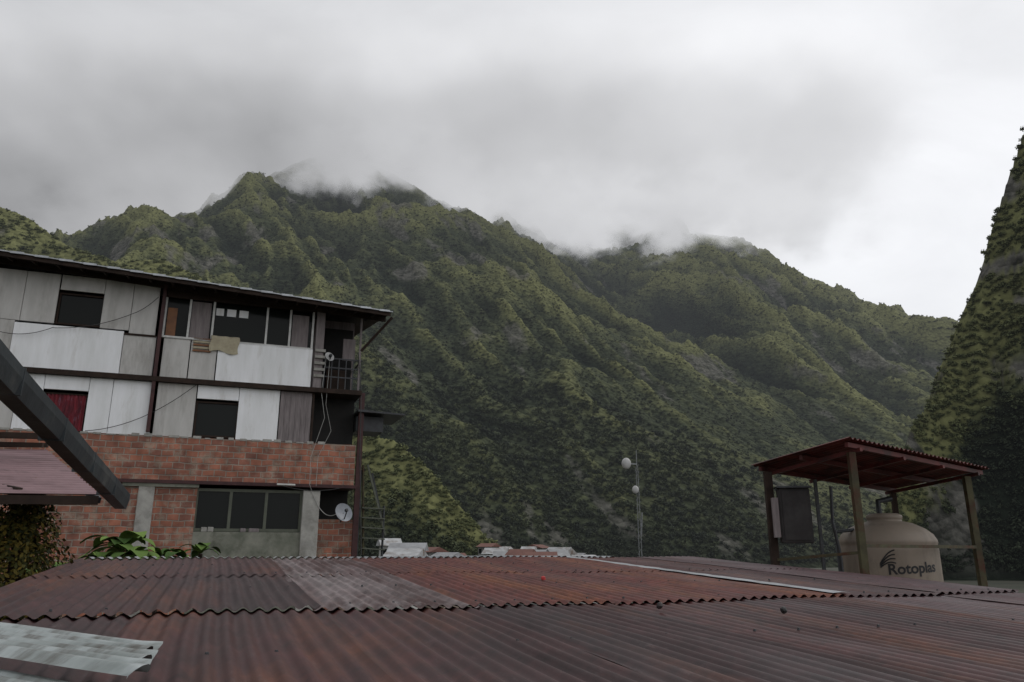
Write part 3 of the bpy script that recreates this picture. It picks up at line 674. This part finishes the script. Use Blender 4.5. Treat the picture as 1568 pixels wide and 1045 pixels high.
# ---------------- water tank stand
ts=empty('water_tank_shelter')
Nn=P(1300,670,8); Ll=P(1150,713,9.15); Rr=P(1515,717,9.8); Ff=Ll+Rr-Nn
def lerp2(u,v_): return Nn+(Rr-Nn)*u+(Ll-Nn)*v_
vs=[];fs=[];nU,nV=240,4
for i_ in range(nU+1):
    for j_ in range(nV+1):
        p=lerp2(i_/nU,j_/nV)
        vs.append(p+Vector((0,0,.014*math.sin(i_/nU*2*math.pi*34))))
for i_ in range(nU):
    for j_ in range(nV):
        k=i_*(nV+1)+j_; fs.append((k,k+nV+1,k+nV+2,k+1))
mesh('shelter_roof_sheet',vs,fs,M['dred'],ts,True)
for v_ in (.06,.5,.94): beam('purlin',lerp2(.02,v_)-Vector((0,0,.05)),lerp2(.98,v_)-Vector((0,0,.05)),.04,.05,M['dred'],ts)
for u in (.08,.36,.64,.92): beam('shelter_rafter',lerp2(u,.02)-Vector((0,0,.09)),lerp2(u,.98)-Vector((0,0,.09)),.04,.04,M['dred'],ts)
def post(u,v_,r=.07,mt='olive'):
    p=lerp2(u,v_)-Vector((0,0,.10)); beam('shelter_post',p,Vector((p.x,p.y,0)),r,r,M[mt],ts); return p
pN=post(.07,.1); pL=post(.03,.88,.08,'wooddark'); pR=post(.9,.12,.075); pF=post(.92,.9,.06,'wooddark')
pm=post(.33,.88,.035,'metal')
def atz(p,py): 
    _,b_=ray(0,py); return Vector((p.x,p.y,ZC+b_*p.y))
beam('shelter_rail',atz(pN,836),atz(pR,838),.035,.035,M['olive'],ts)
beam('shelter_rail_b',atz(pL,858),atz(pN,846),.03,.03,M['olive'],ts)
beam('shelter_rail_c',atz(pR,838),atz(pF,838),.03,.03,M['olive'],ts)
pz=ZC-.75
pl=[(Nn.lerp(Ff,.5)+ (c-Nn.lerp(Ff,.5))*.95) for c in (Nn,Rr,Ff,Ll)]
mesh('platform',[(p.x,p.y,pz-.1) for p in pl]+[(p.x,p.y,pz) for p in pl],BF,M['conc'],ts)
bx=P(1217,790,pL.y-.12)
bm=bmesh.new(); bmesh.ops.create_cube(bm,size=1)
for v_ in bm.verts: v_.co=Vector((v_.co.x*.34,v_.co.y*.16,v_.co.z*.61))
bmesh.ops.bevel(bm,geom=bm.edges[:],offset=.01,segments=2,affect='EDGES')
me3=bpy.data.meshes.new('meter_box'); bm.to_mesh(me3); bm.free(); me3.materials.append(M['panelbox']); o=link(bpy.data.objects.new('meter_box',me3),ts); o.location=bx; o.rotation_euler=(0,0,-.15)
o2=box('meter_box_door',-.14,.14,-.092,-.082,-.27,.27,M['panelbox'],ts); o2.location=bx; o2.rotation_euler=(0,0,-.15)
o3=box('meter_box_hood',-.19,.19,-.12,.09,.306,.325,M['metal'],ts); o3.location=bx; o3.rotation_euler=(0,0,-.15)
o4=box('side_tablet',-.24,-.175,-.05,.05,-.24,.2,M['greyd'],ts); o4.location=bx; o4.rotation_euler=(0,0,-.15)
tube('pipe',[P(1272,745,9.2),P(1275,800,9.2),P(1287,850,9.2),Vector((P(1287,850,9.2).x,9.2,ZC-.8))],.02,M['metal'],ts)
tk=empty('water_tank'); tp=P(1360,845,9.75); tcx,tcy=tp.x,tp.y
def tz(py): return ZC+ray(1360,py)[1]*9.75
rT=.555
prof=[(0,pz),(rT*.97,pz),(rT,pz+.05),(rT,tz(846)),(rT,tz(842)),(rT*.985,tz(838)),(rT*.985,tz(834)),(rT,tz(832)),(rT*.995,tz(828)),(rT*.93,tz(819)),(rT*.78,tz(810)),(rT*.55,tz(802)),(rT*.36,tz(799)),(rT*.35,tz(796)),(rT*.37,tz(795)),(rT*.37,tz(790)),(rT*.3,tz(787)),(0,tz(786))]
lathe('tank_body',prof,M['tank'],tk,64,(tcx,tcy,0))
tube('vent_pipe',[(tcx-.05,tcy,tz(790)),(tcx-.05,tcy,tz(768)),(tcx+.12,tcy,tz(764))],.035,M['metal'],tk)
tube('inlet_pipe',[(tcx-rT-.1,tcy-.1,pz),(tcx-rT-.1,tcy-.1,tz(815)),(tcx-rT+.12,tcy-.1,tz(812))],.022,M['metal'],tk)
cu=bpy.data.curves.new('lettering','FONT'); cu.body='Rotoplas'; cu.size=.165; cu.offset=.004; cu.extrude=0; cu.align_x='CENTER'
to=bpy.data.objects.new('tmp',cu); scene.collection.objects.link(to); bpy.context.view_layer.update()
mt_=bpy.data.meshes.new_from_object(to.evaluated_get(bpy.context.evaluated_depsgraph_get())); bpy.data.objects.remove(to)
bm=bmesh.new(); bm.from_mesh(mt_); bmesh.ops.subdivide_edges(bm,edges=bm.edges[:],cuts=1); 
cang=math.atan2(-tcy,-tcx)+.48
zt_=tz(876)
for v_ in bm.verts:
    ang=cang+v_.co.x*1.0/rT; zz_=zt_+v_.co.y+v_.co.x*.06
    v_.co=Vector((tcx+(rT+.004)*math.cos(ang),tcy+(rT+.004)*math.sin(ang),zz_))
bm.to_mesh(mt_); bm.free(); mt_.materials.clear(); mt_.materials.append(M['ink']); link(bpy.data.objects.new('tank_lettering',mt_),tk)
for k in range(4):
    pts=[]
    for j_ in range(10):
        f=j_/9; ang=cang-.66+.30*f; zz_=zt_+.06+.035*k*(.4+f)+.06*math.sin(f*2.2)
        pts.append((tcx+(rT+.003)*math.cos(ang),tcy+(rT+.003)*math.sin(ang),zz_))
    tube('logo_swoosh',pts,.007,M['ink'],tk)
# ---------------- antenna mast
an=empty('antenna_mast'); YA=32
b0=P(974,690,YA)
for dx in (-.09,.09): tube('mast_leg',[(b0.x+dx,YA,0),(b0.x+dx*.4,YA,P(974,715,YA).z)],.015,M['mast'],an)
tube('mast_tip',[(b0.x,YA,P(0,715,YA).z),(b0.x,YA,b0.z)],.018,M['mast'],an)
z=2.0
while z<P(0,720,YA).z: 
    beam('mast_brace',(b0.x-.09,YA,z),(b0.x+.09,YA,z+.3),.012,.012,M['mast'],an); z+=.3
def drum(px,py,r):
    p=P(px,py,YA-.25); bm=bmesh.new(); bmesh.ops.create_uvsphere(bm,u_segments=20,v_segments=12,radius=r)
    for v_ in bm.verts: v_.co.y*=.5; v_.co.x*=.85; v_.co+=p
    me3=bpy.data.meshes.new('drum'); bm.to_mesh(me3); bm.free(); me3.materials.append(M['dishm'])
    for pp in me3.polygons: pp.use_smooth=True
    link(bpy.data.objects.new('drum_antenna',me3),an); beam('drum_bracket',p,(b0.x,YA,p.z),.05,.05,M['mast'],an)
drum(959,710,.23); drum(973,750,.16)
tube('side_rod',[P(983,785,YA),P(982,822,YA)],.03,M['mast'],an); beam('side_rod_arm',P(983,815,YA),(b0.x,YA,P(0,815,YA).z),.03,.03,M['mast'],an)
# ---------------- village houses
hw=[mat('plaster_white',(.42,.42,.40),None,1,.9),mat('plaster_tan',(.26,.21,.17),None,1,.9),mat('plaster_grey',(.20,.20,.19),None,1,.9)]
hr=[mat('roof_dull_sheet',(.26,.27,.28),(.15,.15,.155),.8,.6),mat('roof_pale_sheet',(.40,.41,.42),(.22,.22,.22),.9,.6,c3=(.13,.10,.08),s3=.8,lo3=.5,hi3=.65),mat('roof_rust',(.15,.065,.05),None,1,.8)]
def vhouse(px,py,Y,wd,dp,k):
    p=P(px,py,Y); e=empty('village_house',(p.x,Y,0),random.uniform(-.7,.7)); top=p.z; rh=random.uniform(.5,1)
    box('walls',-wd/2,wd/2,0,dp,0,top-rh+.05,hw[k%3],e)
    ov=.3; vs=[(-wd/2-ov,-ov,top-rh),(wd/2+ov,-ov,top-rh),(wd/2+ov,dp+ov,top-rh),(-wd/2-ov,dp+ov,top-rh),(-wd/2-ov,dp/2,top),(wd/2+ov,dp/2,top)]
    mesh('roof',vs,[(0,1,5,4),(3,4,5,2),(0,4,3),(1,2,5),(0,3,2,1)],hr[(k*2+1)%3],e)
    for q_ in range(3):
        x=-wd/2+wd*(q_+.5)/3; box('window',x-.25,x+.25,-.03,.02,top-rh-1.0,top-rh-.3,M['glass'],e)
for k,(px,py,Y) in enumerate([(600,824,75),(622,831,70),(643,838,85),(612,840,60),(632,845,95),(742,832,125),(756,839,105),(768,844,95),(790,841,90),(806,837,110),(818,842,95),(836,834,120),(848,838,105),(860,841,95),(700,847,90),(900,850,100),(668,846,80),(828,845,80),(776,837,130),(878,847,120)]):
    vhouse(px,py,Y,random.uniform(1.5,3.0),random.uniform(2.5,4),k)
# ---------------- plants
def leafcloud(name,c,rx,ry,rz_,n,leaf,mt,par):
    vs=[];fs=[]
    for k in range(n):
        h=rng.uniform(0,1); a=rng.uniform(0,2*math.pi); wv=(1-h**2.2)*.85+.15
        wv*=(1+.22*math.sin(a*3+h*9)+.15*math.sin(a*7-h*15)); rad=wv*math.sqrt(rng.uniform(.25,1.05))
        p=np.array([c[0]+rx*rad*math.cos(a),c[1]+ry*rad*math.sin(a),c[2]+rz_*h])
        q_=np.array([math.cos(a),math.sin(a),.7])+rng.normal(size=3)*.6; q_/=np.linalg.norm(q_)
        t=np.cross(q_,rng.normal(size=3)); t/=np.linalg.norm(t); u=np.cross(q_,t); l=leaf*rng.uniform(.6,1.3)
        k0=len(vs); vs+=[p-t*l*.5,p-u*l*.25,p+t*l*.5,p+u*l*.25]; fs.append((k0,k0+1,k0+2,k0+3))
    return mesh(name,vs,fs,mt,par)
bush=empty('conifer_shrub'); bc=P(22,890,6.6)
fm=foliage('shrub_leaf',(.12,.085,.015),(.012,.016,.006),.0,(.045,.045,.010))
leafcloud('foliage',(bc.x,bc.y,bc.z-.9),.44,.42,1.72,11000,.05,fm,bush)
beam('trunk',(bc.x,bc.y,0),(bc.x,bc.y,bc.z+.4),.09,.09,M['wooddark'],bush)
bl=foliage('broad_leaf',(.13,.20,.045),(.035,.075,.018),.0)
def broadplant(px,py,Y,n,ln):
    p=P(px,py-8,Y); e=empty('leafy_plant',(p.x,p.y,0)); vs=[];fs=[]
    for k in range(n):
        a=rng.uniform(0,2*math.pi); l=ln*rng.uniform(.6,1.2); up=rng.uniform(.5,1.2); wd=l*.22; h0=p.z-.3
        d_=np.array([math.cos(a),math.sin(a),0]); s_=np.array([-math.sin(a),math.cos(a),0]); k0=len(vs); m_=7
        for j_ in range(m_+1):
            f=j_/m_; c=d_*l*f*.8+np.array([0,0,h0+l*(up*f-.9*f*f)]); w_=wd*math.sin(math.pi*min(1,f*.93+.05))**.7
            vs+=[c-s_*w_+[0,0,.03*l],c,c+s_*w_+[0,0,.03*l]]
        for j_ in range(m_):
            for q_ in range(2):
                b_=k0+j_*3+q_; fs.append((b_,b_+1,b_+4,b_+3))
    mesh('leaves',vs,fs,bl,e,True); beam('stem',(0,0,0),(0,0,p.z-.3),.05,.05,M['wooddark'],e)
for px,py,Y,n,ln in ((98,848,9,12,.45),(60,858,8,10,.4),(125,848,10,9,.4),(160,834,11,14,.5),(190,820,11.5,16,.6),(208,828,11,12,.5),(250,830,12,12,.5),(285,836,12,10,.45),(310,826,12.5,10,.45)):
    broadplant(px,py,Y,n,ln)
print('done')
